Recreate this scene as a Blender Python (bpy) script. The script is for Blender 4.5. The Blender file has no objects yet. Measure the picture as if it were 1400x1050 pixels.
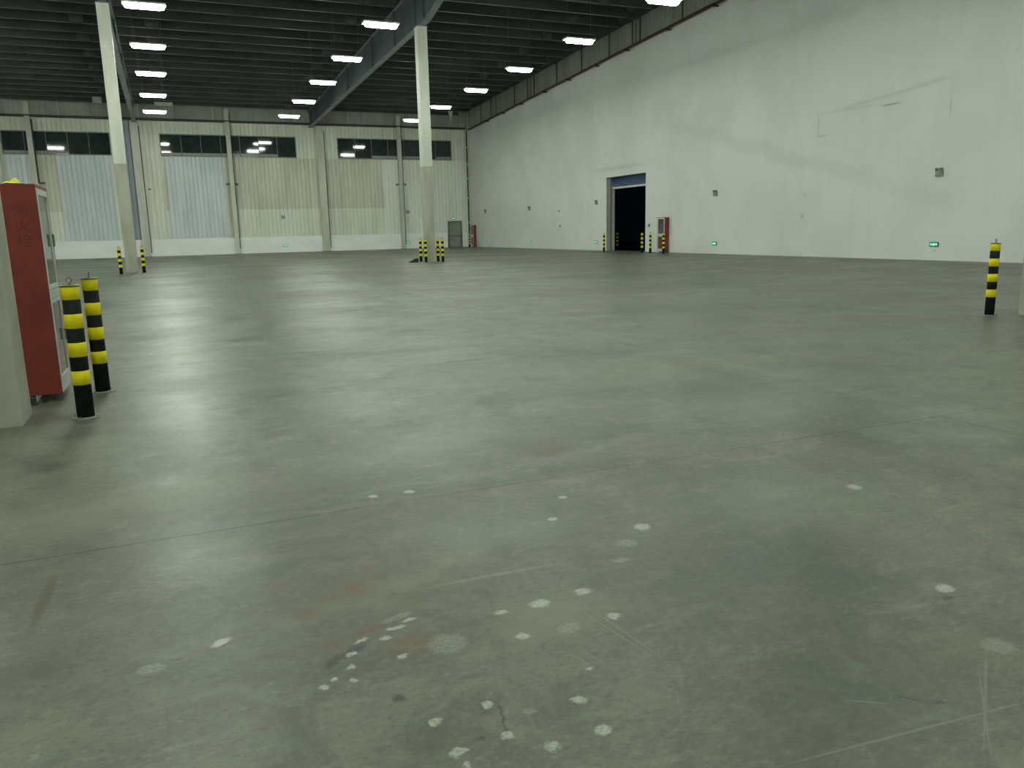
import bpy, bmesh, math, random
from mathutils import Vector, Matrix
random.seed(7)
SC = bpy.context.scene
COL = SC.collection

# ------------------------------------------------------------------ camera, world, exposure
CAM_H = 1.5
F_PX = 1073.76
yaw, pitch, roll = 0.402825, 0.194002, -0.0227125
fw = Vector((math.sin(yaw)*math.cos(pitch), math.cos(yaw)*math.cos(pitch), -math.sin(pitch)))
rt = Vector((math.cos(yaw), -math.sin(yaw), 0))
up = rt.cross(fw)
r2 = math.cos(roll)*rt + math.sin(roll)*up
u2 = -math.sin(roll)*rt + math.cos(roll)*up
cd = bpy.data.cameras.new('camera'); cam = bpy.data.objects.new('camera', cd); COL.objects.link(cam)
cd.sensor_width = 36; cd.sensor_fit = 'HORIZONTAL'; cd.lens = F_PX/1400*36
cd.clip_end = 400; cd.clip_start = 0.05
m = Matrix.Identity(4)
for i in range(3):
    m[i][0] = r2[i]; m[i][1] = u2[i]; m[i][2] = -fw[i]
m[2][3] = CAM_H
cam.matrix_world = m
SC.camera = cam
w = bpy.data.worlds.new('night'); SC.world = w; w.use_nodes = True
w.node_tree.nodes['Background'].inputs[0].default_value = (0.02, 0.03, 0.045, 1)
w.node_tree.nodes['Background'].inputs[1].default_value = 0.05
SC.view_settings.view_transform = 'Standard'
SC.view_settings.look = 'None'
SC.view_settings.gamma = 1
SC.view_settings.use_curve_mapping = False
SC.view_settings.exposure = 0.0
SC.cycles.max_bounces = 8
SC.cycles.diffuse_bounces = 5
SC.cycles.sample_clamp_indirect = 6
LAMP_STRENGTH = 93.0
LAMP_COLOR = (0.90, 1.0, 0.88)

# ------------------------------------------------------------------ helpers
def link(o, parent=None):
    COL.objects.link(o)
    if parent is not None: o.parent = parent
    return o
def tag(o, label=None, cat=None, group=None, kind=None):
    if label: o['label'] = label
    if cat: o['category'] = cat
    if group: o['group'] = group
    if kind: o['kind'] = kind
    return o
def empty(name, loc=(0, 0, 0), rz=0, **k):
    o = bpy.data.objects.new(name, None); COL.objects.link(o)
    o.location = loc; o.rotation_euler = (0, 0, rz); o.empty_display_size = .2
    return tag(o, **k)
class MB:
    """collects simple solids into one mesh"""
    def __init__(s): s.bm = bmesh.new()
    def box(s, x0, x1, y0, y1, z0, z1):
        v = [s.bm.verts.new(c) for c in ((x0,y0,z0),(x1,y0,z0),(x1,y1,z0),(x0,y1,z0),(x0,y0,z1),(x1,y0,z1),(x1,y1,z1),(x0,y1,z1))]
        for f in ((0,3,2,1),(4,5,6,7),(0,1,5,4),(1,2,6,5),(2,3,7,6),(3,0,4,7)): s.bm.faces.new([v[i] for i in f])
        return s
    def tube(s, a, b, r, n=12, r1=None):
        a, b = Vector(a), Vector(b); d = (b-a).normalized()
        q = Vector((0,0,1)) if abs(d.z) < .9 else Vector((1,0,0))
        e = d.cross(q).normalized(); g = d.cross(e)
        r1 = r if r1 is None else r1
        A = [s.bm.verts.new(a + r*(math.cos(t)*e + math.sin(t)*g)) for t in [2*math.pi*i/n for i in range(n)]]
        B = [s.bm.verts.new(b + r1*(math.cos(t)*e + math.sin(t)*g)) for t in [2*math.pi*i/n for i in range(n)]]
        for i in range(n): s.bm.faces.new((A[i], A[(i+1)%n], B[(i+1)%n], B[i]))
        s.bm.faces.new(A[::-1]); s.bm.faces.new(B)
        return s
    def path(s, pts, r, n=10):
        for a, b in zip(pts, pts[1:]): s.tube(a, b, r, n)
        return s
    def lathe(s, prof, n=28, cx=0, cy=0):
        rings = []
        for r, z in prof:
            rings.append([s.bm.verts.new((cx+r*math.cos(2*math.pi*i/n), cy+r*math.sin(2*math.pi*i/n), z)) for i in range(n)])
        for A, B in zip(rings, rings[1:]):
            for i in range(n): s.bm.faces.new((A[i], A[(i+1)%n], B[(i+1)%n], B[i]))
        s.bm.faces.new(rings[0][::-1]); s.bm.faces.new(rings[-1])
        return s
    def torus(s, c, R, r, axis='x', n=20, k=8):
        c = Vector(c); rings = []
        for i in range(n):
            t = 2*math.pi*i/n
            ring = []
            for j in range(k):
                u = 2*math.pi*j/k
                a = (R + r*math.cos(u)); h = r*math.sin(u)
                p = {'x': (h, a*math.cos(t), a*math.sin(t)), 'y': (a*math.cos(t), h, a*math.sin(t)), 'z': (a*math.cos(t), a*math.sin(t), h)}[axis]
                ring.append(s.bm.verts.new(c + Vector(p)))
            rings.append(ring)
        for i in range(n):
            for j in range(k):
                s.bm.faces.new((rings[i][j], rings[(i+1)%n][j], rings[(i+1)%n][(j+1)%k], rings[i][(j+1)%k]))
        return s
    def prism(s, pts, lo, hi, axis):
        """extrude a 2-D polygon along an axis"""
        def P(a, b, h):
            return {'x': (h, a, b), 'y': (a, h, b), 'z': (a, b, h)}[axis]
        A = [s.bm.verts.new(P(a, b, lo)) for a, b in pts]; B = [s.bm.verts.new(P(a, b, hi)) for a, b in pts]
        n = len(pts)
        for i in range(n): s.bm.faces.new((A[i], A[(i+1)%n], B[(i+1)%n], B[i]))
        s.bm.faces.new(A[::-1]); s.bm.faces.new(B)
        return s
    def mesh(s, name, mat, smooth=False, bevel=0):
        if bevel:
            bmesh.ops.bevel(s.bm, geom=s.bm.edges[:], offset=bevel, segments=2, affect='EDGES', profile=.7)
        bmesh.ops.recalc_face_normals(s.bm, faces=s.bm.faces[:])
        me = bpy.data.meshes.new(name); s.bm.to_mesh(me); s.bm.free()
        if mat: me.materials.append(mat)
        if smooth:
            for p in me.polygons: p.use_smooth = len(p.vertices) == 4
        return me
    def build(s, name, mat, parent=None, smooth=False, bevel=0, **k):
        o = bpy.data.objects.new(name, s.mesh(name, mat, smooth, bevel)); link(o, parent)
        if k: tag(o, **k)
        return o
def place(name, me, parent=None, loc=(0,0,0), rot=(0,0,0)):
    o = bpy.data.objects.new(name, me); link(o, parent); o.location = loc; o.rotation_euler = rot
    return o
def copy_tree(o, parent=None):
    c = o.copy(); COL.objects.link(c); c.parent = parent
    for ch in [x for x in bpy.data.objects if x.parent == o]: copy_tree(ch, c)
    return c

# ------------------------------------------------------------------ materials
class NT:
    def __init__(s, name):
        s.m = bpy.data.materials.new(name); s.m.use_nodes = True
        s.t = s.m.node_tree; s.N = s.t.nodes; s.L = s.t.links
        s.b = s.N['Principled BSDF']; s.pos = s.N.new('ShaderNodeNewGeometry').outputs['Position']
    def set(s, sock, v):
        if hasattr(v, 'is_linked') or hasattr(v, 'links'): s.L.new(v, sock)
        elif isinstance(v, (tuple, list)) and len(v) == 3 and len(sock.default_value) == 4: sock.default_value = (*v, 1)
        else: sock.default_value = v
    def math(s, op, a, b=0.0, c=0.0, clamp=False):
        n = s.N.new('ShaderNodeMath'); n.operation = op; n.use_clamp = clamp
        s.set(n.inputs[0], a); s.set(n.inputs[1], b); s.set(n.inputs[2], c); return n.outputs[0]
    def vm(s, op, a, b=(0,0,0)):
        n = s.N.new('ShaderNodeVectorMath'); n.operation = op
        s.set(n.inputs[0], a); s.set(n.inputs[1], b); return n.outputs[1] if op in ('LENGTH', 'DOT_PRODUCT') else n.outputs[0]
    def mapping(s, v, loc=(0,0,0), rot=(0,0,0), scale=(1,1,1), tex=False):
        n = s.N.new('ShaderNodeMapping'); n.vector_type = 'TEXTURE' if tex else 'POINT'
        s.set(n.inputs[0], v); n.inputs[1].default_value = loc; n.inputs[2].default_value = rot; n.inputs[3].default_value = scale
        return n.outputs[0]
    def noise(s, v, scale, detail=4, rough=.55, color=False, dist=0):
        n = s.N.new('ShaderNodeTexNoise'); s.set(n.inputs['Vector'], v)
        n.inputs['Scale'].default_value = scale; n.inputs['Detail'].default_value = detail
        n.inputs['Roughness'].default_value = rough; n.inputs['Distortion'].default_value = dist
        return n.outputs['Color'] if color else n.outputs['Fac']
    def ramp(s, f, a, b, lo=0., hi=1., smooth=True):
        n = s.N.new('ShaderNodeMapRange'); n.interpolation_type = 'SMOOTHSTEP' if smooth else 'LINEAR'
        s.set(n.inputs[0], f); n.inputs[1].default_value = a; n.inputs[2].default_value = b
        n.inputs[3].default_value = lo; n.inputs[4].default_value = hi; return n.outputs[0]
    def mix(s, f, a, b):
        n = s.N.new('ShaderNodeMix'); n.data_type = 'RGBA'
        s.set(n.inputs[0], f); s.set(n.inputs[6], a); s.set(n.inputs[7], b); return n.outputs[2]
    def bump(s, h, strength=.2, dist=.01):
        n = s.N.new('ShaderNodeBump'); n.inputs['Strength'].default_value = strength; n.inputs['Distance'].default_value = dist
        s.set(n.inputs['Height'], h); s.L.new(n.outputs[0], s.b.inputs['Normal'])
    def done(s, color=None, rough=None, metal=None, spec=None):
        if color is not None: s.set(s.b.inputs['Base Color'], color)
        if rough is not None: s.set(s.b.inputs['Roughness'], rough)
        if metal is not None: s.set(s.b.inputs['Metallic'], metal)
        if spec is not None: s.set(s.b.inputs['Specular IOR Level'], spec)
        return s.m
def mottle(name, c1, c2, scale=2., rough=.6, metal=0., stretch=(1,1,1), lo=.35, hi=.65, spec=.5, bump=0., detail=5):
    n = NT(name); v = n.mapping(n.pos, scale=stretch)
    f = n.ramp(n.noise(v, scale, detail), lo, hi)
    if bump: n.bump(n.noise(n.pos, 60, 3), bump, .004)
    return n.done(n.mix(f, c1, c2), rough, metal, spec)
def emis(name, c, s):
    n = NT(name); n.b.inputs['Base Color'].default_value = (*c, 1)
    n.b.inputs['Emission Color'].default_value = (*c, 1); n.b.inputs['Emission Strength'].default_value = s
    return n.m

def floor_material(near=True):
    n = NT('polished concrete'); P = n.pos
    wv = n.vm('MULTIPLY', n.vm('SUBTRACT', n.noise(P, 30, 5, .75, True), (.5,.5,.5)), (.065,.065,0))
    W = n.vm('ADD', P, wv)
    wv2 = n.vm('MULTIPLY', n.vm('SUBTRACT', n.noise(P, 5, 4, .65, True), (.5,.5,.5)), (.45,.45,0))
    W2 = n.vm('ADD', P, wv2)
    big = n.noise(P, .28, 5, .6)
    med = n.noise(n.mapping(P, rot=(0,0,.35), scale=(.8,1.3,1)), 1.1, 6, .62, dist=.6)
    sm = n.noise(P, 7, 6, .7)
    fine = n.noise(P, 70, 4, .7)
    A, B = (.175,.188,.158), (.285,.298,.250)
    f = n.math('ADD', n.math('MULTIPLY', big, .5), n.math('MULTIPLY', med, .5))
    c = n.mix(n.ramp(f, .36, .62), A, B)
    c = n.mix(n.ramp(sm, .40, .72, 0, .50), c, (.34,.345,.27))
    # darker trowel swirls
    dark = n.ramp(n.noise(n.mapping(P, rot=(0,0,-.5), scale=(1,.45,1)), .55, 6, .65, dist=1.1), .54, .70, 0, .42)
    c = n.mix(dark, c, (.10,.115,.095))
    # pale scuffs
    pale = n.ramp(n.noise(n.mapping(P, rot=(0,0,.2), scale=(.5,1.4,1)), 1.7, 7, .7), .60, .74, 0, .35)
    c = n.mix(pale, c, (.40,.41,.34))
    c = n.mix(n.ramp(fine, .52, .68, 0, .40), c, (.11,.12,.095))
    grit = n.noise(n.mapping(P, rot=(0,0,.3), scale=(1,1.6,1)), 26, 5, .7)
    c = n.mix(n.ramp(grit, .53, .66, 0, .55), c, (.40,.41,.33))
    c = n.mix(n.ramp(grit, .46, .34, 0, .45), c, (.10,.11,.09))
    cld = n.noise(n.mapping(P, rot=(0,0,.6), scale=(1,.7,1)), 2.6, 6, .68, dist=.8)
    c = n.mix(n.ramp(cld, .48, .66, 0, .55), c, (.13,.145,.12))
    cl2 = n.noise(n.mapping(P, loc=(7,3,0), rot=(0,0,-.3), scale=(.8,1.5,1)), 4.2, 6, .7, dist=.5)
    c = n.mix(n.ramp(cl2, .50, .70, 0, .55), c, (.40,.41,.335))
    c = n.mix(n.ramp(cl2, .45, .28, 0, .50), c, (.13,.14,.115))
    # small random pale flecks
    vor = n.N.new('ShaderNodeTexVoronoi'); n.set(vor.inputs['Vector'], W); vor.inputs['Scale'].default_value = 5.0
    sep = n.N.new('ShaderNodeSeparateColor'); n.L.new(vor.outputs['Color'], sep.inputs[0])
    fl = n.math('MULTIPLY', n.ramp(vor.outputs['Distance'], .05, .085, 1, 0), n.math('GREATER_THAN', sep.outputs[0], .86))
    fl = n.math('MULTIPLY', fl, n.ramp(big, .42, .6))
    c = n.mix(n.math('MULTIPLY', fl, .55), c, (.52,.54,.46))
    chain = [None]
    def group(items, V, soft=(1.12,.88)):
        out = None
        if not near:                             # slabs beyond the small marks
            items = [i for i in items if i[0] > 5 or i[1] > 7 or max(i[2:4]) > 1.2]
            if not items: return 0.0
        for it in items:
            x, y, a, b = it[:4]; r = it[4] if len(it) > 4 else 0
            if chain[0] is not None:                 # keep the node order serial
                q = n.N.new('ShaderNodeVectorMath'); q.operation = 'MULTIPLY_ADD'
                n.set(q.inputs[0], chain[0]); q.inputs[1].default_value = (1e-9,1e-9,0); n.set(q.inputs[2], V); VV = q.outputs[0]
            else: VV = V
            d = n.vm('LENGTH', n.mapping(VV, (x, y, 0), (0,0,r), (a, b, 1), tex=True))
            out = d if out is None else n.math('MINIMUM', out, d)
            chain[0] = out
        return n.ramp(out, soft[0], soft[1], 0, 1)
    # dark tyre / damp patches, long joints worn by traffic
    darks = [(2.57,3.31,.36,.03,-1.77),(2.6,3.25,.30,.05,-1.8),(4.19,4.41,.5,.10,-1.23),(4.9,5.4,.5,.35,-.9),(5.1,6.9,1.2,.14,-1.6),(2.45,6.04,1.0,.09,-1.66),(2.9,4.97,.4,.28,-1.1),(2.3,4.9,.45,.3,.3),(6.4,6.3,.5,.35,-.9),(2.55,5.15,.75,.45,.6),(1.15,4.22,1.6,.09,.02),(.4,3.05,.7,.5,0),(3.7,6.2,1.2,.35,-.3),(2.2,2.6,.7,.5,.4),
             (5.0,8.2,1.8,.3,-.4),(.55,4.3,.9,.5,.2),(8.5,12.,2.6,.6,-.3),(11,17,4,1.0,.2),(1.3,12.2,1.4,.35,0),(2.6,9.8,1.,.25,0),
             (0.55,2.62,.26,.12,.1),(14,22,5,1.2,.1),(3.2,21,2.6,.9,0),(7,30,5,1.5,0),(1.9,1.75,.5,.3,.3)]
    c = n.mix(n.math('MULTIPLY', group(darks, W2, (1.9,.0)), .42), c, (.085,.10,.085))
    # pale dusty tracks along the hall, and two lamp reflections painted as pale patches
    tracks_glare = [(2.55,4.62,.7,.08,.25),(.89,4.21,.6,.04,-.06),(5.05,3.69,.5,.22,-.81),(5.6,4.2,.4,.25,-.6),(1.5,5.3,.8,.3,.5),(5.55,26,.10,20,0),(6.3,20,.07,11,-.01),(4.6,17,.06,8,.02),(8.9,44,.12,16,.0),(1.2,4.42,.9,.05,.02),(1.0,3.25,.8,.05,.45),
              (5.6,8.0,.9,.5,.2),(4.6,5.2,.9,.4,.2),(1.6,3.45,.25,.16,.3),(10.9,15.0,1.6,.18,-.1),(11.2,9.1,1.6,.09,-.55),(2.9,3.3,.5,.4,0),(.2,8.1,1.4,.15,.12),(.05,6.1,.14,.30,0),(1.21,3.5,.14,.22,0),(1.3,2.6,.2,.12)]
    c = n.mix(n.math('MULTIPLY', group(tracks_glare, W2, (1.9,.0)), .30), c, (.42,.45,.38))
    yel = [(.75,3.15,.42,.20,.3),(1.25,2.55,.30,.16,0),(-.4,4.9,.7,.35,.1),(.1,5.1,.22,.18,0),(2.45,1.75,.13,.11,0),(11.2,15.1,1.5,.22,-.1),(5.2,7.0,1.2,.4,0)]
    c = n.mix(n.math('MULTIPLY', group(yel, W2, (2.1,-.2)), .30), c, (.36,.35,.22))
    rust = [(.70,2.62,.085,.055,.3),(.60,3.18,.055,.08,.4),(.50,3.12,.05,.03,0),(.38,3.02,.045,.03,0),(.30,3.35,.05,.03,0),(.02,2.92,.08,.012,.2),
            (.55,2.78,.10,.02,.3),(.42,2.74,.035,.03,0),(.68,3.35,.03,.04,0),(2.30,4.75,.12,.09,0),(.72,3.24,.05,.02,.6)]
    c = n.mix(n.math('MULTIPLY', n.math('MULTIPLY', group(rust, W, (1.9,.2)), n.ramp(grit, .40, .60, .25, 1)), .90), c, (.27,.15,.06))
    c = n.mix(n.math('MULTIPLY', group([(-.63,3.635,.026,.29,-.03)], W, (1.2,.7)), .6), c, (.16,.12,.055))
    blk = [(.48,2.66,.07,.022,.6),(.40,2.62,.05,.02,.9),(.82,2.06,.006,.09,-.25),(.72,1.99,.012,.012,0),(2.04,1.59,.05,.006,-.9),(2.10,1.545,.02,.012,-.5),(.55,2.3,.02,.02,0),
           (3.0,8.6,.45,.05,.05),(2.76,2.02,.025,.02,0),(1.6,10.3,.5,.05,0),(3.1,15.5,.5,.12,0)]
    c = n.mix(n.math('MULTIPLY', group(blk, W, (1.5,.4)), .62), c, (.06,.065,.055))
    # filler and paint blobs
    white = [(.63,2.545,.019,.018),(.61,2.70,.020,.016),(1.46,2.72,.036,.028,.1),(1.25,2.70,.044,.030,.2),(1.08,2.70,.024,.022),(1.47,2.48,.028,.022),
             (1.08,2.49,.028,.022),(.80,2.14,.018,.021),(1.08,2.04,.020,.026,.6),(.62,2.13,.021,.018,.5),(1.07,1.87,.026,.023,.6),(.80,1.97,.021,.019),
             (.90,1.87,.023,.021,.5),(.64,1.96,.028,.018,.1),(2.08,3.23,.042,.040),(3.50,3.21,.036,.042),(2.82,2.09,.038,.034),(.04,2.94,.036,.022,.5),
             (1.16,4.31,.03,.028),(.95,4.32,.03,.026),(.44,2.47,.012,.012),(.34,2.47,.016,.014),(.38,2.50,.014,.012),(1.20,2.19,.016,.010),
             (.52,2.72,.03,.012,.4),(.66,2.76,.04,.012),(.73,2.80,.03,.010),(.47,2.64,.02,.012,.5),(.64,1.90,.008,.014),(1.92,3.81,.025,.02),(1.72,3.53,.03,.02),(.45,2.56,.014,.014)]
    c = n.mix(n.math('MULTIPLY', group(white, W, (1.35,.65)), n.ramp(fine, .62, .42, .55, .92)), c, (.74,.77,.67))
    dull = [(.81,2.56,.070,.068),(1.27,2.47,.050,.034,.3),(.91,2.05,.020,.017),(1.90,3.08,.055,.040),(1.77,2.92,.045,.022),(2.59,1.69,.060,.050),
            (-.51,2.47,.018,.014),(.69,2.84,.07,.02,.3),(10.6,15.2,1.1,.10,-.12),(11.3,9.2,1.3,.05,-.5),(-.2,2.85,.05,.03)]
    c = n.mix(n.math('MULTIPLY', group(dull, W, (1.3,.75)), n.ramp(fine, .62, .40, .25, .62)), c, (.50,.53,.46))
    # hairline scratches
    scr = [(2.26,1.50,.26,.004,.62),(2.20,1.46,.22,.003,.70),(1.93,1.47,.45,.004,-.1),(1.21,3.03,.28,.012,-.04),(1.40,2.40,.18,.003,-1.42),(1.44,2.35,.19,.003,-1.46),(1.9,1.64,.06,.004,-.6),(1.2,2.25,.003,.05,.3),(1.25,2.24,.003,.05,.3)]
    c = n.mix(n.math('MULTIPLY', group(scr, P, (1.6,.6)), .35), c, (.5,.52,.46))
    c = n.vm('MULTIPLY', c, (.475,.48,.445))
    rough = n.ramp(n.math('ADD', n.math('MULTIPLY', big, .6), n.math('MULTIPLY', med, .4)), .38, .62, .34, .50)
    n.bump(n.math('ADD', n.math('MULTIPLY', sm, .5), n.math('MULTIPLY', fine, .15)), .06, .004)
    return n.done(c, rough, 0, .27)

def wall_paint():
    n = NT('white wall paint'); P = n.pos
    a = n.noise(P, .35, 4, .5)
    v = n.noise(n.mapping(P, scale=(1,1,.12)), 1.6, 5, .6)
    c = n.mix(n.ramp(a, .35, .65), (.67,.685,.655), (.73,.74,.715))
    c = n.mix(n.ramp(v, .50, .72, 0, .22), c, (.60,.62,.565))
    # sloping smear of grime across the wall
    d = n.mapping(n.vm('ADD', P, n.vm('MULTIPLY', n.vm('SUBTRACT', n.noise(P, .5, 5, .7, True), (.5,.5,.5)), (0,1.5,1.3))), (26.6, 30, 4.7), (.27,0,0), (1, 11, .55), tex=True)
    c = n.mix(n.math('MULTIPLY', n.ramp(n.vm('LENGTH', n.vm('MULTIPLY', d, (0,1,1))), 1.2, .2), .16), c, (.30,.31,.26))
    for (y, z, ly, lz, r, k) in [(24.3,6.33,2.9,.07,-.07,.16),(25.6,6.1,1.4,.06,0,.14),(22.2,6.55,.8,.10,-.08,.12),(23.8,6.0,.45,.04,0,.6),(27.6,5.65,.03,.47,0,.4),(27.35,5.2,.3,.03,0,.4),(21.16,5.6,.03,.36,0,.25),(28.2,2.75,.12,.10,0,.18),(28.3,1.8,.10,.12,0,.3),(28.3,.1,.05,.1,0,.3),(44.5,5.2,3,.15,0,.2),(21.35,.35,.08,.05,0,.2)]:
        q = n.vm('LENGTH', n.vm('MULTIPLY', n.mapping(P, (26.6, y, z), (r,0,0), (1, ly, lz), tex=True), (0,1,1)))
        c = n.mix(n.ramp(q, 1.5, .3, 0, k), c, (.16,.17,.14))
    n.bump(n.noise(P, 12, 5, .6), .05, .01)
    return n.done(c, .55, 0, .3)

M = {}
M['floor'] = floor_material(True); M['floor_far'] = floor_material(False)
M['joint'] = mottle('joint filler', (.06,.065,.055), (.10,.105,.09), 8, .9)
M['wall'] = wall_paint()
M['plinth'] = mottle('white plinth paint', (.82,.84,.81), (.88,.89,.87), 1.2, .5, stretch=(.4,1,1))
M['cream'] = mottle('cream profiled sheet', (.64,.655,.55), (.73,.745,.64), .8, .45, stretch=(1.5,1,.25))
M['cream_dirty'] = mottle('weathered cream sheet', (.50,.51,.405), (.62,.63,.51), .8, .5, stretch=(1.5,1,.25))
M['cream_clean'] = mottle('clean cream sheet', (.72,.74,.66), (.79,.81,.73), .8, .45, stretch=(1.5,1,.25))
M['blue_sheet'] = mottle('blue grey profiled sheet', (.55,.59,.60), (.64,.68,.69), .9, .4, stretch=(1.5,1,.25))
M['blue_dark'] = mottle('slate blue sheet', (.24,.28,.32), (.30,.34,.38), .9, .4, stretch=(1.5,1,.25))
M['clad'] = mottle('grey green cladding', (.26,.275,.235), (.33,.35,.30), .7, .5, stretch=(1,1.5,.3))
M['conc_up'] = mottle('painted concrete', (.54,.56,.47), (.64,.66,.56), 1.5, .7, stretch=(1,1,.3), bump=.2)
M['conc_low'] = mottle('raw concrete', (.33,.335,.265), (.42,.42,.34), 2.2, .8, stretch=(1,1,.35), bump=.3)
M['wcol'] = mottle('cream painted steel', (.46,.47,.38), (.56,.57,.47), 1.5, .5, stretch=(1,1,.3))
M['wcol_b'] = mottle('pink grey painted steel', (.50,.49,.42), (.58,.57,.50), 1.5, .5, stretch=(1,1,.3))
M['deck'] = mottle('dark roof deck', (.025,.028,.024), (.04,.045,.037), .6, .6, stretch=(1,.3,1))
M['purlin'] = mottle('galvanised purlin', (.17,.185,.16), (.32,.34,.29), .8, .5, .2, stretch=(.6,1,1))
M['purlinweb'] = mottle('shaded purlin web', (.03,.037,.033), (.052,.06,.052), .7, .7, stretch=(.5,1,1))  # same steel as the flange; the web's shade is put into its colour
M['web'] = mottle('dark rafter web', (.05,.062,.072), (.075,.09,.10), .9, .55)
M['splice'] = mottle('dark splice plate', (.05,.06,.055), (.09,.10,.09), 3, .6)
M['beam'] = mottle('grey painted steel beam', (.19,.215,.215), (.26,.29,.29), .9, .5)
M['redpipe'] = mottle('dark red pipe paint', (.04,.022,.019), (.09,.030,.024), 2, .45)
M['blackpipe'] = mottle('dark steel pipe', (.025,.028,.026), (.055,.058,.05), 3, .5)
M['red'] = mottle('cabinet red paint', (.19,.028,.020), (.25,.036,.026), 3, .55)
M['redshade'] = mottle('dull dark red lettering', (.145,.024,.017), (.19,.030,.022), 9, .6)
M['alu'] = mottle('pale aluminium frame', (.55,.58,.55), (.64,.67,.63), 4, .35, .3)
M['glass_dark'] = mottle('dark reflective glass', (.018,.026,.026), (.030,.042,.042), 1, .05, 0, spec=.5)
M['doorglass'] = mottle('smoked cabinet glass', (.035,.042,.038), (.06,.07,.062), 3, .05, 0, spec=.9)
M['brown'] = mottle('brown red panel glass', (.10,.045,.035), (.14,.06,.045), 3, .08, spec=.6)
M['black'] = mottle('black bollard paint', (.010,.012,.011), (.020,.022,.019), 9, .65, spec=.08)
M['yellow'] = mottle('yellow reflective band', (.72,.62,.004), (.82,.73,.006), 9, .55, spec=.25)
M['steel'] = mottle('dark galvanised steel', (.16,.17,.15), (.26,.27,.24), 20, .4, .6)
M['sill'] = mottle('concrete collar', (.20,.21,.18), (.28,.29,.25), 20, .8)
M['blue'] = mottle('blue shutter paint', (.045,.09,.20), (.075,.135,.27), 1.2, .45, stretch=(1,.4,2))
M['white'] = mottle('off white enamel', (.58,.60,.56), (.66,.68,.64), 4, .4)
M['jamb'] = mottle('beige jamb', (.42,.43,.36), (.50,.51,.44), 2, .6)
M['jambw'] = mottle('grey white jamb', (.55,.57,.55), (.62,.64,.62), 2, .5)
M['asphalt'] = mottle('black asphalt', (.004,.004,.004), (.007,.007,.007), 8, 1, spec=0)
M['doorgrey'] = mottle('grey steel door', (.22,.24,.21), (.28,.30,.26), 2, .5)
M['doorframe'] = mottle('dark grey door frame', (.11,.12,.105), (.16,.17,.15), 2, .5)
M['outlet'] = mottle('grey plastic', (.20,.21,.19), (.30,.31,.28), 8, .5)
M['rubber'] = mottle('black rubber', (.02,.022,.02), (.035,.036,.032), 20, .8)
M['hose'] = mottle('pale hose', (.45,.44,.38), (.56,.55,.48), 12, .8)
M['rag'] = mottle('yellow cloth', (.60,.55,.03), (.72,.66,.06), 14, .8)
M['panelbox'] = mottle('pale grey panel', (.45,.47,.42), (.55,.57,.52), 4, .5)
M['lamp'] = emis('led diffuser', LAMP_COLOR, LAMP_STRENGTH)
M['lampbody'] = mottle('lamp housing', (.5,.52,.5), (.6,.62,.6), 4, .4)
M['signcase'] = mottle('dark green sign case', (.012,.07,.045), (.02,.095,.06), 12, .4)
M['signface'] = emis('green sign face', (.010,.30,.14), .7)
M['signmark'] = emis('pale green sign mark', (.30,1.0,.62), 2.2)
M['lens'] = mottle('grey lamp lens', (.10,.11,.10), (.16,.17,.15), 20, .2)

# ------------------------------------------------------------------ setting
XR, YF, XL, YB = 26.6, 71.5, -29.0, -16.0
RIDGE = 24.0
def roof(y):
    return 11.75 + .041*(YF-y) if y >= RIDGE else 11.75 + .041*(YF-RIDGE) - .041*(RIDGE-y)

# floor: slabs on a dark bed, with narrow open joints
fl = MB().box(XL-.3, XR+.6, YB-.3, YF+.4, -.30, -.060).build('floor', M['joint'], kind='structure')
gx = [XL] + [-22.05+6.86*i for i in range(8)]; gx = [g for g in gx if g < XR-1] + [XR+.6]
gy = [YB] + [-13.9+6.02*i for i in range(15)]; gy = [g for g in gy if g < YF-1] + [YF+.1]
J = .002
for i in range(len(gx)-1):
    for j in range(len(gy)-1):
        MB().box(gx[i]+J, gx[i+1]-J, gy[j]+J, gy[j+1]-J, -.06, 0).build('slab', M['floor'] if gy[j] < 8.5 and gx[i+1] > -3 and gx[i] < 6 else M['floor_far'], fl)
MB().box(XR+.6, XR+45, 20, 75, -.3, -.005).build('floor_yard', M['asphalt'], kind='structure')

# right wall, smooth and white, with the shutter opening and cladding above a sloping edge
DY0, DY1, DZ = 41.3, 45.98, 4.68
def clad_z(y): return 10.62 + .0495*(YF-y) if y > 35 else 10.62+.0495*(YF-35)+.012*(35-y)
wr = MB()
ys = [YB, 35, DY0, DY1, YF]
for a, b in zip(ys, ys[1:]):
    z0 = DZ if (a == DY0) else -.06
    wr.prism([(a, z0), (b, z0), (b, clad_z(b)), (a, clad_z(a))], XR, XR+.32, 'x')
wall_right = wr.build('wall_right', M['wall'], kind='structure')
MB().prism([(YB, clad_z(YB)), (35, clad_z(35)), (YF, clad_z(YF)), (YF, roof(YF)+.64), (RIDGE, roof(RIDGE)+.64), (YB, roof(YB)+.64)], XR+.10, XR+.32, 'x').build('upper_backing', M['clad'], wall_right)
y = YF; k = 0
while y > 29:                                   # profiled cladding sheets above the sloping pipe
    a = y-1.17; mb = MB(); bm = mb.bm
    prof = [(y-.01, .09), (y-.02, .03), (y-.32, .03), (y-.345, .055), (y-.37, .03), (y-.76, .03), (y-.785, .055), (y-.81, .03), (a+.03, .03), (a+.02, .09)]
    lo = [bm.verts.new((XR+d, q, clad_z(q))) for q, d in prof]; hi = [bm.verts.new((XR+d, q, roof(q)+.6)) for q, d in prof]
    for i in range(len(prof)-1): bm.faces.new((lo[i], lo[i+1], hi[i+1], hi[i]))
    mb.build('cladding_sheet', M['clad'], wall_right)
    y = a; k += 1
MB().box(XL-.3, XL, YB-.3, YF+.3, -.06, 14).build('wall_left', M['wall'], kind='structure')
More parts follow.
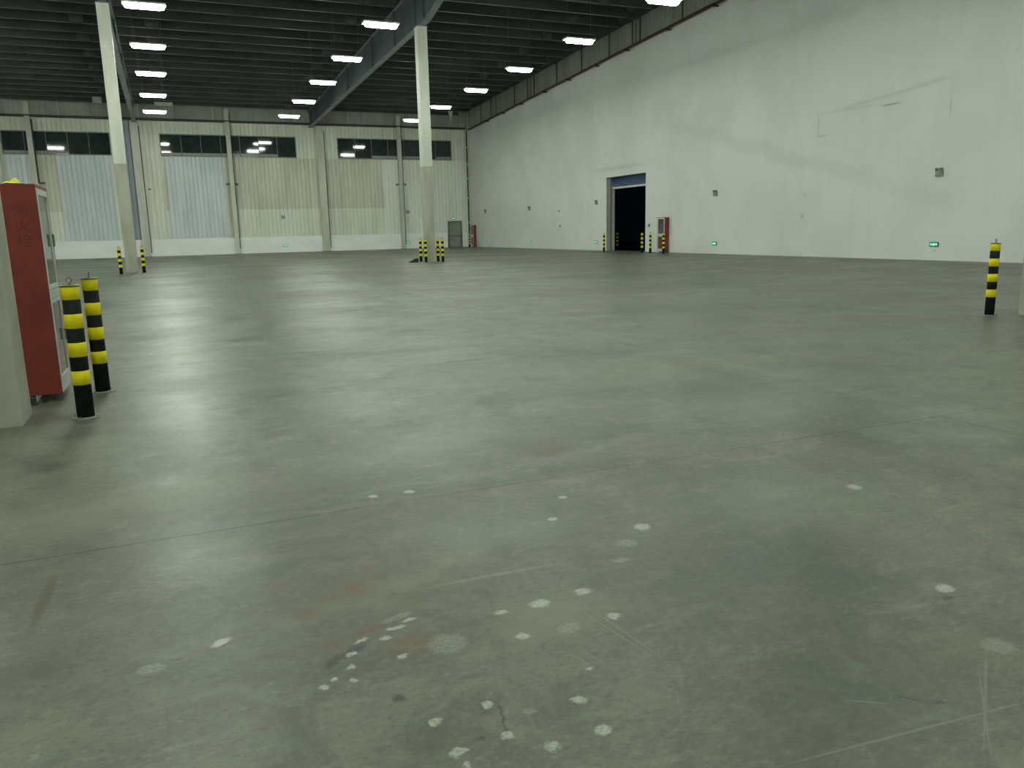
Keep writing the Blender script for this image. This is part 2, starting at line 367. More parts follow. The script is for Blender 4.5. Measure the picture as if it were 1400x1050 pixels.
MB().box(XL, XR+.3, YB-.3, YB, -.06, 13).build('wall_front', M['wall'], kind='structure')

# far wall: solid backing with openings, profiled sheets in patches of different paint
WIN = [(-10.8, -3.4), (.15, 10.87), (14.36, 24.9)]
WZ0, WZ1 = 7.93, 9.70
PD = (24.28, 25.6, 2.42)
wb = MB()
def back(x0, x1, z0, z1): wb.box(x0, x1, YF+.07, YF+.35, z0, z1)
back(XL, PD[0], -.06, WZ0); back(PD[0], PD[1], PD[2], WZ0); back(PD[1], XR+.3, -.06, WZ0)
back(XL, XR+.3, WZ1, 12.5)
e = [XL] + [v for wn in WIN for v in wn] + [XR+.3]
for i in range(0, len(e), 2): back(e[i], e[i+1], WZ0, WZ1)
wall_back = wb.build('wall_back', M['cream'], kind='structure')
def sheet(x0, x1, z0, z1, mat, depth=.058, dy=0., parent=None, name='profiled_sheet'):
    mb = MB(); bm = mb.bm; pitch = .335
    pts = [(x0, 0)]
    i = math.floor(x0/pitch)
    while i*pitch < x1:
        for dx, d in ((.0,0),(.022,-1),(.055,-1),(.077,0)):
            x = i*pitch+dx
            if x0 < x < x1: pts.append((x, d))
        i += 1
    pts.append((x1, 0))
    A = [bm.verts.new((x, YF-d*depth+dy, z0)) for x, d in pts]; B = [bm.verts.new((x, YF-d*depth+dy, z1)) for x, d in pts]
    for i in range(len(pts)-1): bm.faces.new((A[i], A[i+1], B[i+1], B[i]))
    return mb.build(name, M[mat], wall_back)
T = 7.93; Pz = 10.72
for a in [
    (XL,-15.6,1.3,T,'cream'),(-15.6,-11.2,1.3,T,'cream_dirty'),
    (-10.8,-9.0,1.3,T,'blue_sheet'),(-9.0,-7.3,3.65,T,'cream_dirty'),(-9.0,-7.3,1.3,3.65,'cream'),
    (-7.3,-3.5,1.3,T,'blue_sheet'),(-3.5,-2.75,1.3,T,'cream'),
    (-2.75,-1.9,1.3,Pz,'blue_dark'),(-11.2,-10.8,1.3,Pz,'cream'),(-3.4,-2.75,T,Pz,'cream'),(-10.8,-3.4,WZ1,Pz,'cream'),(XL,-11.2,T,Pz,'cream'),
    (-1.9,.15,3.65,Pz,'cream'),(-1.9,.42,1.3,3.65,'cream'),(.15,.42,3.65,T,'cream_dirty'),
    (.42,4.88,1.42,T,'blue_sheet'),(4.88,5.45,1.3,T,'cream_dirty'),(5.45,12.6,3.68,T,'cream_dirty'),(5.45,12.6,1.3,3.68,'cream'),
    (.15,10.87,WZ1,Pz,'cream'),(10.87,12.6,T,Pz,'cream'),(12.6,14.36,T,Pz,'cream'),
    (12.6,18.35,3.68,T-.03,'cream_dirty'),(12.6,18.35,1.3,3.68,'cream'),(18.35,24.9,1.3,T-.03,'cream_clean'),(24.9,XR,1.3,T-.03,'cream_clean'),
    (14.36,24.9,WZ1,Pz,'cream'),(24.9,XR,T-.03,Pz,'cream')]:
    x0, x1, z0, z1, mt = a
    if x0 < PD[0] < x1 and z0 < PD[2]:           # leave the doorway open
        sheet(x0, PD[0], z0, z1, mt); sheet(PD[0], x1, PD[2], z1, mt)
    elif x0 < PD[1] < x1 and z0 < PD[2]:
        sheet(x0, PD[1], PD[2], z1, mt); sheet(PD[1], x1, z0, z1, mt)
    else: sheet(x0, x1, z0, z1, mt)
for i in range(10):                              # flat panels above the pipe, seams between them
    a = -29 + 5.56*i
    sheet(a+.02, a+5.54, Pz, 12.4, 'clad', .012, dy=.0, name='upper_panel')
# white plinth
t1 = MB(); t1.box(XL, PD[0]-.08, YF-.14, YF+.07, -.06, 1.36); t1.box(PD[1]+.08, XR, YF-.14, YF+.07, -.06, 1.36)
t1.build('trim_1', M['plinth'], kind='structure', bevel=.012)

# windows
for i, (x0, x1) in enumerate(WIN):
    o = empty('window_%d' % (i+1), ((x0+x1)/2, YF, WZ0), kind='structure')
    hw = (x1-x0)/2; H = WZ1-WZ0
    MB().box(-hw,hw,-.05,.06,0,.07).box(-hw,hw,-.05,.06,H-.07,H).box(-hw,-hw+.07,-.05,.06,.07,H-.07).box(hw-.07,hw,-.05,.06,.07,H-.07).build('window_frame', M['outlet'], o)
    n = round((x1-x0)/1.45); pw = (2*hw-.14)/n
    pm = MB().box(-pw/2+.02, pw/2-.02, -.006, .006, -(H-.14)/2, (H-.14)/2).mesh('pane', M['glass_dark'])
    mm = MB().box(-.025,.025,-.03,.04,0,H-.14).mesh('mullion', M['doorframe'])
    for j in range(n):
        place('pane', pm, o, (-hw+.07+pw*(j+.5), .03, H/2), (math.radians(random.uniform(-.5,.5)), 0, math.radians(random.uniform(-.7,.7))))
        if j: place('mullion', mm, o, (-hw+.07+pw*j, 0, .07))
    for j in range(n):
        if (i, j) in ((0,0),(0,1),(0,2),(1,0),(1,1),(1,2),(1,3),(1,4),(1,5),(2,2),(2,3),(2,4),(2,6)):
            MB().box(-hw+.10+pw*j, -hw+.04+pw*(j+1), -.02, .0, .09, .30).build('lower_strip', M['outlet'], o)  # flat grey strip along the bottom of some panes

# ceiling: ribbed deck on purlins
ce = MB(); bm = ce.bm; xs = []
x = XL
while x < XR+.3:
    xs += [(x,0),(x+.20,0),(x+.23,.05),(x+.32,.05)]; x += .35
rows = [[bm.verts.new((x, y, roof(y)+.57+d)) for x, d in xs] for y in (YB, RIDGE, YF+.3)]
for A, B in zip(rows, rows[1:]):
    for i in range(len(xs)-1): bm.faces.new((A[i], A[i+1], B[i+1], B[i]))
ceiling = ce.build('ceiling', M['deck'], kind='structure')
def purlin_mesh(L):
    t = .012
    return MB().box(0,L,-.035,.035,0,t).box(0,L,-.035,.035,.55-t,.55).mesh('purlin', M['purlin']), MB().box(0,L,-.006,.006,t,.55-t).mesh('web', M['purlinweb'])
spans = [(-28.9,-1.55),(-1.55,12.1),(12.1,25.4)]
PM = [purlin_mesh(b-a-.06) for a, b in spans]; PS = purlin_mesh(12.7)
sm_ = MB().box(-.32,.32,-.045,.045,-.010,.42).mesh('splice_plate', M['splice'])
kb = MB().path([(-.4,0,.5),(.15,0,.0),(.85,0,.02)], .022, 6).mesh('end_brace', M['splice'])
yy = 70.6; r = 0
while yy > 30:
    for s_i, (a, b) in enumerate(spans):
        fm_, wm_ = PS if (s_i == 2 and r % 2) else PM[s_i]
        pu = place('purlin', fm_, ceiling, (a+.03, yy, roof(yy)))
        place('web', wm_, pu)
    if r % 2 == 0:
        for sx in (-3.3, .3, 10.4, 13.9, 22.4): place('splice_plate', sm_, ceiling, (sx, yy, roof(yy)))
    if r % 2 == 1: place('end_brace', kb, ceiling, (24.8, yy, roof(yy)))
    yy -= 1.76; r += 1
st = MB()
while yy > YB:
    st.box(XL+.1, 25.4, yy-.04, yy+.04, roof(yy), roof(yy)+.55); yy -= 1.76
st.build('rear_purlins', M['purlin'], ceiling, kind='stuff')

# rafters
def rafter(x, label):
    o = empty('roof_rafter', (x, 38.5, 0), label=label, cat='beam', group='tapered steel roof rafters')
    yb = [(71.3,10.45),(40.2,11.12),(37.6,11.14),(35.4,11.55),(RIDGE,12.25),(8.5,11.05),(7.5,11.05),(-15.8,10.3)]
    def strip(dz0, dz1, hw, name, topside=False):
        mb = MB(); bm = mb.bm; R = []
        for y, z in yb:
            base = roof(y)-.02 if topside else z
            R.append([bm.verts.new((sx*hw, y-38.5, base+d)) for sx, d in ((-1,dz0),(1,dz0),(1,dz1),(-1,dz1))])
        for A, B in zip(R, R[1:]):
            for i in range(4): bm.faces.new((A[i], A[(i+1)%4], B[(i+1)%4], B[i]))
        bm.faces.new(R[0]); bm.faces.new(R[-1][::-1])
        return mb.build(name, M['beam'], o)
    strip(0, .03, .16, 'bottom_flange'); strip(-.03, 0, .14, 'top_flange', True)
    mb = MB(); bm = mb.bm; R = []
    for y, z in yb: R.append([bm.verts.new((sx*.012, y-38.5, h)) for sx, h in ((-1,z+.03),(1,z+.03),(1,roof(y)-.05),(-1,roof(y)-.05))])
    for A, B in zip(R, R[1:]):
        for i in range(4): bm.faces.new((A[i], A[(i+1)%4], B[(i+1)%4], B[i]))
    mb.build('web', M['web'], o)
    for y in (69, 62, 55, 48, 43, 39.2, 37.8, 33):
        z = 10.45+(71.3-y)*.0216 if y > 38 else 11.3
        MB().box(-.12,.12,y-38.5-.008,y-38.5+.008,z+.06,roof(y)-.06).build('stiffener', M['web'], o)
rafter(-1.55, 'grey tapered steel roof rafter over the left row of columns')
rafter(12.1, 'long grey tapered steel roof rafter on top of the middle column')

# concrete columns
def column(x, y, w, zt, label, split=4.65, feet=False):
    o = empty('concrete_column', (x, y, 0), label=label, cat='column', group='free standing concrete columns')
    h = w/2
    MB().box(-h,h,-h,h,0,split).build('lower_shaft', M['conc_low'], o, bevel=.012)
    MB().box(-h-.004,h+.004,-h-.004,h+.004,split,zt-.02).build('upper_shaft', M['conc_up'], o, bevel=.012)
    MB().box(-h-.03,h+.03,-h-.03,h+.03,zt-.03,zt).build('bearing_plate', M['beam'], o)
    if feet:
        MB().box(-h-.03,h+.03,-h-.03,-h-.001,0,.015).build('grout_lip', M['sill'], o)
    return o
column(-1.56, 38.95, .48, 11.12, 'concrete column standing between two striped bollards on the left')
column(12.10, 38.60, .48, 11.13, 'tall concrete column in the middle with four striped bollards round its foot')
column(-1.49, 7.61, .50, 11.05, 'nearest concrete column, cut off by the left edge beside the red cabinet', split=4.7)
column(12.43, 7.95, .50, 11.05, 'concrete column cut off by the right edge beside a lone striped bollard', split=4.7)

# steel columns on the far wall
def wall_column(x, w, zt, mat, label, lamps=False, conduit=True):
    o = empty('wall_column', (x, YF-.14, 0), label=label, cat='column', group='steel columns along the far wall')
    h = w/2; d = .30
    MB().box(-h,h,-d,-d+.025,0,zt).box(-h,h,-.025,0,0,zt).box(-.01,.01,-d+.025,-.025,0,zt).build('shaft', M[mat], o)
    MB().box(-h-.06,h+.06,-d-.06,0,0,.03).build('base_plate', M['doorframe'], o)
    if conduit: MB().path([(h+.05,-d+.06,zt-.3),(h+.05,-d+.06,.3 if not lamps else .4)], .03, 8).build('conduit', M['blackpipe'], o)
    if lamps:
        for s in (-1, 1):
            b = MB().box(min(s*h,s*(h+.30)),max(s*h,s*(h+.30)),-d,-d+.06,5.72,5.80).build('bracket', M['blackpipe'], o)
            MB().box(s*(h+.22)-.09,s*(h+.22)+.09,-d-.07,-d+.07,5.62,5.70).build('lamp_head', M['lens'], b)
    return o
wall_column(-11.1, .36, 11.7, 'wcol', 'weathered wall column at the far left edge, left of the first window', conduit=False)
wall_column(-8.85, .36, 11.7, 'wcol', 'slim wall column crossing the first window, black downpipe beside it', conduit=False)
wall_column(-1.62, .58, 10.5, 'wcol_b', 'broad wall column behind the left free standing column', conduit=True)
wall_column(5.38, .34, 11.7, 'wcol', 'slim wall column crossing the second window', lamps=True)
wall_column(12.85, .60, 10.5, 'wcol', 'broad wall column between the second and third windows', conduit=True)
wall_column(19.85, .34, 11.7, 'wcol', 'slim wall column crossing the third window', lamps=True)

# ------------------------------------------------------------------ pipes
o = empty('sprinkler_pipe', (0, YF-.52, 10.76), label='thin dark horizontal pipe running along the top of the far wall', cat='pipe')
MB().tube((-28.9,0,0),(26.2,0,0),.045,10).build('pipe_run', M['redpipe'], o, smooth=True)
MB().tube((-28.9,.2,-.09),(26.2,.2,-.09),.025,8).build('cable_run', M['blackpipe'], o)
for x in range(-26, 27, 3): MB().tube((x+.5,0,.0),(x+.5,.0,1.15),.012,6).build('hanger', M['blackpipe'], o)
o = empty('sprinkler_pipe', (XR-.22, 50, 0), label='dark red pipe sloping up along the right wall under hanger rods', cat='pipe')
pz = lambda y: clad_z(y)-.02
MB().tube((0,YF-.7-50,pz(YF-.7)),(0,35-50,pz(35)),.07,10).tube((0,35-50,pz(35)),(0,-40,pz(10)),.07,10).build('pipe_run', M['redpipe'], o, smooth=True)
MB().tube((.14,YF-.3-50,pz(YF)+.10),(.14,35-50,pz(35)+.12),.035,8).build('upper_cable', M['blackpipe'], o, smooth=True)
for y, rr in [(y_, r_*1.3) for y_, r_ in [(37.5,.035),(41.66,.035),(42.1,.014),(42.5,.03),(45.2,.035),(48.8,.035),(52.5,.035),(56.3,.035),(56.9,.014),(57.5,.03),(60.0,.035),(63.9,.03),(65.0,.035),(67.4,.03),(33.6,.035)]]:
    MB().tube((-.04,y-50,pz(y)),(-.04,y-50,roof(y)+.45),rr,8).build('hanger_rod', M['blackpipe'], o)
for y in (34.8,38.9,43.2,46.9,50.8,54.6,58.9,62.5,66.2):
    MB().box(-.25,.2,y-50-.05,y-50+.05,pz(y)-.13,pz(y)-.06).build('pipe_bracket', M['redpipe'], o)
o = empty('riser_pipe', (26.30, YF-.30, 0), label='dark red riser pipe standing in the far right corner', cat='pipe')
MB().tube((0,0,.05),(0,0,10.6),.06,12).build('pipe_run', M['redpipe'], o, smooth=True)
for z in (2.2,4.4,6.2,7.5,9.0): MB().tube((0,0,z),(0,0,z+.14),.085,12).build('coupling', M['white'], o)
MB().tube((0,0,0),(0,0,.05),.10,12).build('foot_flange', M['blackpipe'], o)
o = MB().path([(-8.60,YF-.32,10.5),(-8.60,YF-.32,5.82),(-8.2,YF-.32,5.80)], .05, 8).build('downpipe', M['blackpipe'], label='black downpipe with a kicked foot beside the slim left wall column', cat='pipe')

# ------------------------------------------------------------------ shutter door in the right wall
d1 = empty('door_1', (XR, (DY0+DY1)/2, 0), kind='structure')
hw = (DY1-DY0)/2
MB().box(.32,.62,-hw-.4,-hw+.0,0,DZ).box(.32,.62,hw-.02,hw+.4,0,DZ).box(.32,.62,-hw-.4,hw+.4,DZ-.0,DZ+.4).build('inner_frame', M['jambw'], d1)
MB().box(.005,.30,hw-.012,hw-.002,0,DZ).box(.005,.30,-hw+.002,-hw+.012,0,DZ).box(.005,.30,-hw+.012,hw-.012,DZ-.012,DZ-.002).build('reveal_lining', M['jamb'], d1)
MB().box(.30,.36,hw-.06,hw-.012,0,DZ).build('guide_rail', M['doorframe'], d1)
MB().box(.30,.36,-hw+.012,-hw+.06,0,DZ).build('guide_rail', M['doorframe'], d1)
for k in range(5):
    z = 4.07+k*.12
    MB().prism([(.40,z),(.425,z+.02),(.43,z+.06),(.425,z+.10),(.40,z+.115),(.44,z+.115),(.455,z+.06),(.44,z)], -hw+.06, hw-.06, 'y').build('shutter_slat', M['blue'], d1)
MB().box(.38,.46,-hw+.06,hw-.06,3.95,4.06).build('bottom_bar', M['jambw'], d1)

# pedestrian door
d2 = empty('door_2', ((PD[0]+PD[1])/2, YF, 0), kind='structure')
hw = (PD[1]-PD[0])/2
MB().box(-hw-.0,-hw+.09,-.16,.1,0,PD[2]).box(hw-.09,hw,-.16,.1,0,PD[2]).box(-hw,hw,-.16,.1,PD[2]-.13,PD[2]).build('door_frame', M['doorframe'], d2)
MB().box(-hw+.10,hw-.10,-.08,-.03,.01,PD[2]-.14).build('door_leaf', M['doorgrey'], d2, bevel=.006)
MB().tube((-hw+.16,-.13,1.08),(hw-.16,-.13,1.08),.022,8).box(-hw+.14,-hw+.2,-.14,-.08,1.03,1.13).box(hw-.2,hw-.14,-.14,-.08,1.03,1.13).build('push_bar', M['steel'], d2)
MB().box(-hw+.35,hw-.5,-.13,-.08,PD[2]-.26,PD[2]-.20).build('door_closer', M['steel'], d2)

# ------------------------------------------------------------------ bollards
BH, BR = 1.129, .069
def bollard_proto():
    o = empty('striped_bollard')
    MB().lathe([(BR,0),(BR,BH-.012)]).build('post', M['black'], o, smooth=True)
    z = .29
    band = MB().lathe([(BR+.0005,0),(BR+.002,.001),(BR+.002,.119),(BR+.0005,.12)]).mesh('yellow_band', M['yellow'], smooth=True)
    for k in range(4): place('yellow_band', band, o, (0,0,z+.24*k))
    MB().lathe([(BR+.006,BH-.012),(BR+.008,BH-.008),(BR+.004,BH),(.02,BH+.004)]).build('cap', M['blackpipe'], o, smooth=True)
    MB().tube((0,0,BH),(0,0,BH+.022),.008,8).torus((0,0,BH+.042),.020,.005,'y').build('lifting_eye', M['steel'], o, smooth=True)
    b = MB().lathe([(BR+.045,0),(BR+.045,.008),(BR+.001,.010)]).build('base_plate', M['sill'], o)
    for k in range(4):
        a = math.pi/4+k*math.pi/2; x, y = (BR+.028)*math.cos(a), (BR+.028)*math.sin(a)
        MB().tube((x,y,.008),(x,y,.022),.008,6).build('anchor_bolt', M['steel'], b)
    return o
bp = bollard_proto(); first = [True]
def bollard(x, y, rz, label, group):
    o = bp if first[0] else copy_tree(bp)
    first[0] = False
    o.location = (x, y, 0); o.rotation_euler.z = rz
    tag(o, label, 'bollard', group)
    return o
bollard(-.79, 7.50, .4, 'nearest black and yellow striped bollard, in front of the red cabinet', 'bollards by the red cabinet on the left')
bollard(-.74, 8.72, 1.5, 'striped bollard standing just behind the nearest one', 'bollards by the red cabinet on the left')
bollard(-1.95, 37.60, 0, 'striped bollard left of the far left concrete column', 'bollards by the left column')
bollard(-1.08, 38.30, 0, 'striped bollard right of the far left concrete column', 'bollards by the left column')
bollard(11.70, 38.85, 0, 'outer left striped bollard of the four round the middle column', 'bollards round the middle column')
bollard(11.70, 38.00, 0, 'inner left striped bollard of the four, against the middle column', 'bollards round the middle column')
bollard(12.50, 38.50, 0, 'inner right striped bollard of the four, against the middle column', 'bollards round the middle column')
bollard(12.50, 37.75, 0, 'outer right striped bollard of the four round the middle column', 'bollards round the middle column')
bollard(11.84, 8.43, 1.2, 'lone striped bollard near the right edge of the hall floor', 'single bollard')
bollard(25.00, 43.50, 0, 'striped bollard left of the shutter doorway in the white wall', 'bollards by the shutter doorway')
bollard(25.45, 39.85, 0, 'striped bollard in front of the right side of the dark doorway', 'bollards by the shutter doorway')
bollard(25.40, 38.90, 0, 'striped bollard right of the doorway, against the white wall', 'bollards by the shutter doorway')
bollard(25.15, 37.20, 0, 'striped bollard in front of the glazed red cabinet by the doorway', 'bollards by the shutter doorway')
bollard(27.95, 46.84, 0, 'striped bollard standing in the dark outside the shutter doorway', 'bollards by the shutter doorway')
bollard(25.60, 69.40, 0, 'striped bollard in front of the cabinet in the far corner', 'bollard in the far corner')

# ------------------------------------------------------------------ hydrant cabinets (front faces local +x)
def cabinet(x, y, rz, label, text=False):
    o = empty('hydrant_cabinet', (x, y, 0), rz, label=label, cat='cabinet', group='red fire hydrant cabinets')
    D, Wd, Z0, Z1 = .27, .76, .075, 2.0; h = Wd/2
    body = MB().box(0,.012,-h,h,Z0,Z1).box(.012,D+.024,-h,-h+.012,Z0,Z1).box(.012,D+.024,h-.012,h,Z0,Z1).box(.012,D+.024,-h+.012,h-.012,Z1-.03,Z1).box(.012,D,-h+.012,h-.012,Z0,Z0+.012).box(.012,D-.03,-h+.012,h-.012,1.0,1.012)
    body.build('body', M['red'], o)
    for sx in (.04, .14):
        for sy in (-h+.05, h-.05): MB().box(sx-.02,sx+.02,sy-.02,sy+.02,0,Z0).build('foot', M['rubber'], o)
    MB().box(D,D+.022,-h+.012,-h+.045,Z0,Z1-.03).box(D,D+.022,h-.045,h-.012,Z0,Z1-.03).box(D,D+.022,-h+.045,h-.045,Z1-.05,Z1-.03).box(D,D+.022,-h+.045,h-.045,Z0,Z0+.10).box(D,D+.022,-h+.045,h-.045,.96,1.04).build('front_frame', M['alu'], o)
    for z0, z1 in ((1.045,1.95),(.18,.955)):
        dr = MB().box(D+.004,D+.026,-h+.05,-h+.09,z0,z1).box(D+.004,D+.026,h-.09,h-.05,z0,z1).box(D+.004,D+.026,-h+.09,h-.09,z0,z0+.04).box(D+.004,D+.026,-h+.09,h-.09,z1-.04,z1).build('glazed_door', M['alu'], o)
        MB().box(D+.008,D+.014,-h+.09,h-.09,z0+.04,z1-.04).build('glass' if z0 > 1 else 'lower_panel', M['doorglass'] if z0 > 1 else M['brown'], dr)
        MB().box(D+.026,D+.045,h-.085,h-.06,(z0+z1)/2-.06,(z0+z1)/2+.06).build('handle', M['steel'], dr)
    hr = MB()
    for k in range(4): hr.torus((.10+.035*k,0,1.5),.22-.012*k,.018,'x',24,6)
    hr.build('hose_reel', M['hose'], o, smooth=True)
    for sy in (-.17, .05):
        MB().lathe([(.06,Z0+.012),(.065,Z0+.03),(.065,Z0+.46),(.02,Z0+.53),(.02,Z0+.57)],16,.13,sy).build('extinguisher', M['red'], o, smooth=True)
    MB().box(.07,.13,-.05,.05,Z1,Z1+.012).tube((.1,0,Z1+.01),(.1,0,Z1+.06),.01,6).build('top_bracket', M['steel'], o)
    return o
c1 = cabinet(-1.345, 8.76, 0, 'large red hydrant cabinet on the left behind the nearest column', True)
# vertical lettering on the red side
cu = bpy.data.curves.new('lettering', 'FONT'); cu.body = '消\n火\n栓'; cu.size = .135; cu.space_line = 1.0; cu.extrude = .0004; cu.align_x = 'CENTER'
to = bpy.data.objects.new('lettering', cu); COL.objects.link(to)
bpy.context.view_layer.update()
dg = bpy.context.evaluated_depsgraph_get()
tm = bpy.data.meshes.new_from_object(to.evaluated_get(dg)); bpy.data.objects.remove(to)
tm.materials.clear(); tm.materials.append(M['redshade'])
lt = bpy.data.objects.new('lettering', tm); link(lt, c1)
lt.location = (.155, -.381, 1.72); lt.rotation_euler = (math.pi/2, 0, 0)
tag(lt, label='dark red vertical characters on the red cabinet side')
# supply pipe under the near cabinet
MB().path([(-1.31,8.34,0),(-1.31,8.34,.065)], .035, 10).tube((-1.31,8.34,0),(-1.31,8.34,.012),.06,10).build('supply_pipe', M['blackpipe'], label='short black supply pipe coming up under the large red cabinet', cat='pipe')
cabinet(XR-.02, 39.17, math.pi, 'red hydrant cabinet with glazed front just right of the shutter doorway')
cabinet(XR-.02, 70.45, math.pi, 'small looking red hydrant cabinet in the far corner by the grey door')
# yellow cloth on top of it
mb = MB(); bm = mb.bm; g = []
for i in range(9):
    row = []
    for j in range(9):
        u, v = i/8-.5, j/8-.5
        h = .045*math.exp(-9*(u*u+v*v))*(1+.5*math.sin(11*u+3*v)) + .006
        row.append(bm.verts.new((u*.17, v*.15+.02*math.sin(9*u), h)))
    g.append(row)
for i in range(8):
    for j in range(8): bm.faces.new((g[i][j], g[i+1][j], g[i+1][j+1], g[i][j+1]))
rg = mb.build('cloth', M['rag'], smooth=True, label='crumpled yellow cloth lying on top of the large red cabinet', cat='cloth'); rg.location = (-1.235, 8.50, 2.0)

# ------------------------------------------------------------------ ceiling lights
def light_proto():
    o = empty('ceiling_light')
    MB().box(-.76,.76,-.24,.24,.13,.20).build('housing', M['lampbody'], o, bevel=.015)
    mb = MB()
    pts = []
    for k in range(17):
        a = -math.pi/2 + math.pi*k/16; pts.append((.55+.19*math.cos(a), .22*math.sin(a)))
    for k in range(17):
        a = math.pi/2 + math.pi*k/16; pts.append((-.55+.19*math.cos(a), .22*math.sin(a)))
    A = [mb.bm.verts.new((x*.90, y*.62, 0)) for x, y in pts]; B = [mb.bm.verts.new((x, y*1.08, .128)) for x, y in pts]
    for i in range(len(pts)): mb.bm.faces.new((A[i], A[(i+1)%len(pts)], B[(i+1)%len(pts)], B[i]))
    mb.bm.faces.new(A[::-1]); mb.bm.faces.new(B)
    mb.build('diffuser', M['lamp'], o)
    return o
lp = light_proto()
rod = {}
first2 = [True]
def light(x, y, z, label, group):
    o = lp if first2[0] else copy_tree(lp); first2[0] = False
    o.location = (x, y, z); tag(o, label, 'lamp', group)
    if y > 28:
        for s in (-1, 1): MB().tube((s*.6,0,.20),(s*.6,0,roof(y)+.56-z),.006,5).build('suspension_wire', M['steel'], o)
rows_ = [(.03, 'left'), (9.07, 'middle'), (18.48, 'right')]
ordn = ['closest to the far wall', 'second from the far wall', 'third from the far wall', 'fourth from the far wall', 'fifth from the far wall, nearest in view']
for rx, nm in rows_:
    for k, y in enumerate((61.95, 55.0, 48.0, 41.35, 34.45)):
        light(rx, y, 9.95, 'glowing ceiling light of the %s row, %s' % (nm, ordn[k]), 'ceiling lights in three rows')
for rx in (-27.2, -18.2, -9.05):
    for k in range(1 if rx > -10 else 0, 11): light(rx, 61.95-6.88*k, 9.95, 'glowing ceiling light hanging over the hall left of the view', 'ceiling lights left of the view')
for rx, _ in rows_:
    for k in range(6): light(rx, 27.6-6.88*k, 9.95, 'glowing ceiling light hanging overhead above or behind the camera', 'ceiling lights over the camera')

# ------------------------------------------------------------------ exit signs, emergency lights, small fittings
def sign_proto():
    o = empty('exit_sign')                        # faces local -y
    MB().box(-.19,.19,-.035,0,-.085,.085).build('case', M['signcase'], o, bevel=.006)
    MB().box(-.165,.165,-.037,-.034,-.06,.06).build('face', M['signface'], o)
    mk = MB()
    mk.tube((.012,-.037,.040),(.012,-.040,.040),.013,10)                         # head
    for pts in ([(-.022,-.012),(.010,-.012),(.022,.024),(-.006,.026)],            # torso
                [(-.022,-.012),(-.004,-.012),(-.016,-.032),(-.046,-.046),(-.050,-.036),(-.030,-.026)],
                [(-.004,-.012),(.012,-.012),(.034,-.024),(.026,-.050),(.014,-.050),(.020,-.028)],
                [(.018,.022),(.042,.006),(.052,.018),(.060,.012),(.044,-.006),(.012,.010)],
                [(-.006,.024),(-.034,.016),(-.042,-.004),(-.034,-.006),(-.026,.006),(-.002,.012)]):
        mk.prism(pts, -.040, -.037, 'y')
    mk.build('running_figure', M['signmark'], o)
    for s in (-1, 1):
        MB().prism([(s*.070,-.010),(s*.112,-.010),(s*.112,-.030),(s*.152,0),(s*.112,.030),(s*.112,.010),(s*.070,.010)], -.040, -.037, 'y').build('arrow', M['signmark'], o)
    return o
sp = sign_proto(); f3 = [True]
def sign(x, y, z, rz, label, group='green exit signs'):
    o = sp if f3[0] else copy_tree(sp); f3[0] = False
    o.location = (x, y, z); o.rotation_euler.z = rz; tag(o, label, 'sign', group)
RW = -math.pi/2
sign(XR, 21.38, .60, RW, 'green exit sign low on the white wall, left of the lone bollard')
sign(XR, 34.60, .54, RW, 'green exit sign low on the white wall, right of the red cabinet')
sign(XR, 47.35, .55, RW, 'green exit sign low on the white wall just left of the doorway')
sign(XR, 58.15, .55, RW, 'green exit sign low on the white wall midway between corner and doorway')
sign(XR, 67.80, .55, RW, 'farthest green exit sign low on the white wall near the corner')
sign(9.35, YF-.14, .58, 0, 'green exit sign low on the white plinth under the second window')
sign(20.30, YF-.14, .56, 0, 'green exit sign low on the white plinth left of the middle bollards')
sign(24.85, YF+.0, 2.66, 0, 'green exit sign above the grey door')

def em_proto():
    o = empty('emergency_light')                  # faces local -y
    MB().box(-.15,.15,-.08,0,-.14,.06).build('case', M['outlet'], o, bevel=.012)
    MB().box(-.13,.13,-.084,-.079,-.12,.04).build('front_cover', M['outlet'], o)
    MB().box(-.010,.010,-.088,-.083,-.10,-.07).build('test_button', M['lens'], o)
    for s in (-1, 1):
        h = MB().tube((s*.09,-.02,.115),(s*.10,-.10,.105),.045,14,.058).build('lamp_head', M['outlet'], o, smooth=True)
        MB().tube((s*.10,-.10,.105),(s*.1005,-.105,.1045),.050,14).build('lens', M['lens'], h)
        MB().box(s*.09-.012,s*.09+.012,-.04,-.01,.055,.09).build('neck', M['outlet'], o)
    return o
ep = em_proto(); f4 = [True]
def emergency(x, y, z, rz, label):
    o = ep if f4[0] else copy_tree(ep); f4[0] = False
    o.location = (x, y, z); o.rotation_euler.z = rz; tag(o, label, 'lamp', 'twin head emergency lights')
emergency(XR, 21.38, 3.24, RW, 'twin head emergency light nearest the right edge on the white wall')
emergency(XR, 34.59, 3.14, RW, 'twin head emergency light on the white wall right of the red cabinet')
emergency(XR, 47.24, 3.15, RW, 'twin head emergency light on the white wall just left of the doorway')
emergency(XR, 58.06, 3.12, RW, 'twin head emergency light on the white wall midway between corner and doorway')
emergency(XR, 67.58, 3.17, RW, 'twin head emergency light on the white wall nearest the far corner')
emergency(9.33, YF-.04, 3.0, 0, 'twin head emergency light on the corrugated wall under the second window')
emergency(20.45, YF-.04, 3.3, 0, 'twin head emergency light on the corrugated wall beside the slim column')
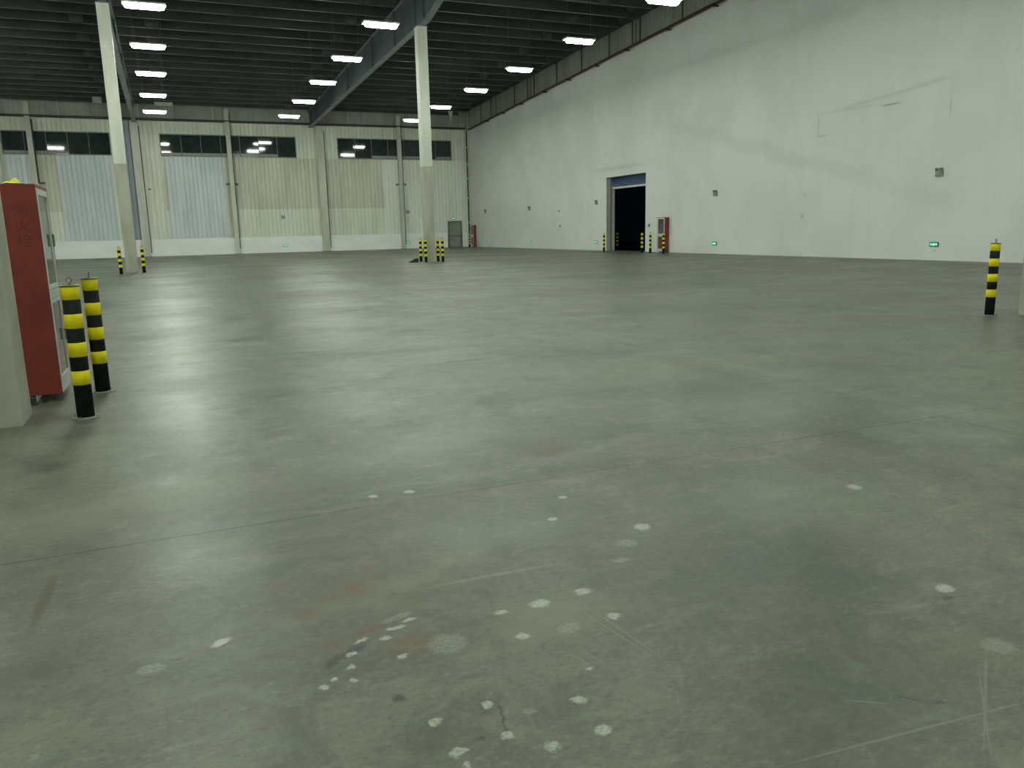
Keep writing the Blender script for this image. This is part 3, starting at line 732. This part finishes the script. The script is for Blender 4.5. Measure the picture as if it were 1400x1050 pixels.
def wallbox(y, z, s, label):
    o = empty('switch_box', (XR, y, z), RW, label=label, cat='switch')
    MB().box(-s,s,-.06,0,-s*1.3,s*1.3).build('case', M['outlet'], o, bevel=.006)
    MB().box(-s*.4,s*.4,-.072,-.06,-s*.5,s*.5).build('rocker', M['lens'], o)
wallbox(52.79, 2.76, .05, 'upper tiny grey box on the white wall left of the doorway')
wallbox(52.69, 1.68, .06, 'lower tiny grey box on the white wall left of the doorway')
wallbox(40.85, 1.57, .07, 'small grey push button box between the doorway and the red cabinet')
o = empty('junction_box', (-1.0+.05, YF-.04, 5.35), label='tiny dark box on the cream wall right of the broad left wall column', cat='box')
MB().box(-.09,.09,-.07,0,-.05,.05).build('case', M['blackpipe'], o); MB().box(-.06,.06,-.08,-.07,-.03,.03).build('cover', M['lens'], o)

# wheel chock by the middle column
o = empty('wheel_chock', (11.22, 38.5, 0), 0, label='black rubber wedge on the floor left of the middle bollards', cat='wedge')
MB().prism([(-.30,0),(.20,0),(.20,.20),(.12,.20)], -.12, .12, 'y').build('wedge', M['rubber'], o, bevel=.008)
MB().torus((.20,0,.16),.035,.008,'y').build('handle_ring', M['steel'], o)

# items hung under the roof
o = empty('hung_panel', (.72, 69.6, 11.55), 0, label='pale flat panel box hung under the roof by the far wall', cat='panel')
MB().box(-.66,.66,-.15,.15,0,.28).build('casing', M['panelbox'], o, bevel=.02)
for s in (-1, 1): MB().tube((s*.5,0,.28),(s*.5,0,.85),.012,6).build('hanger', M['steel'], o)
o = empty('loudspeaker_box', (-3.85, 68.6, 11.45), .3, label='small pale box hung under the roof left of the left column', cat='box')
MB().box(-.28,.28,-.18,.18,0,.42).build('casing', M['panelbox'], o, bevel=.02)
MB().tube((0,0,.42),(0,0,.62),.02,6).build('hanger', M['steel'], o)
o = empty('roof_bracket', (23.9, 68.5, 11.0), 0, label='small pale triangular bracket hung under the roof near the far right corner', cat='bracket')
MB().prism([(-.22,.85),(.22,.85),(.02,0),(-.02,0)], -.03, .03, 'y').build('gusset', M['panelbox'], o)
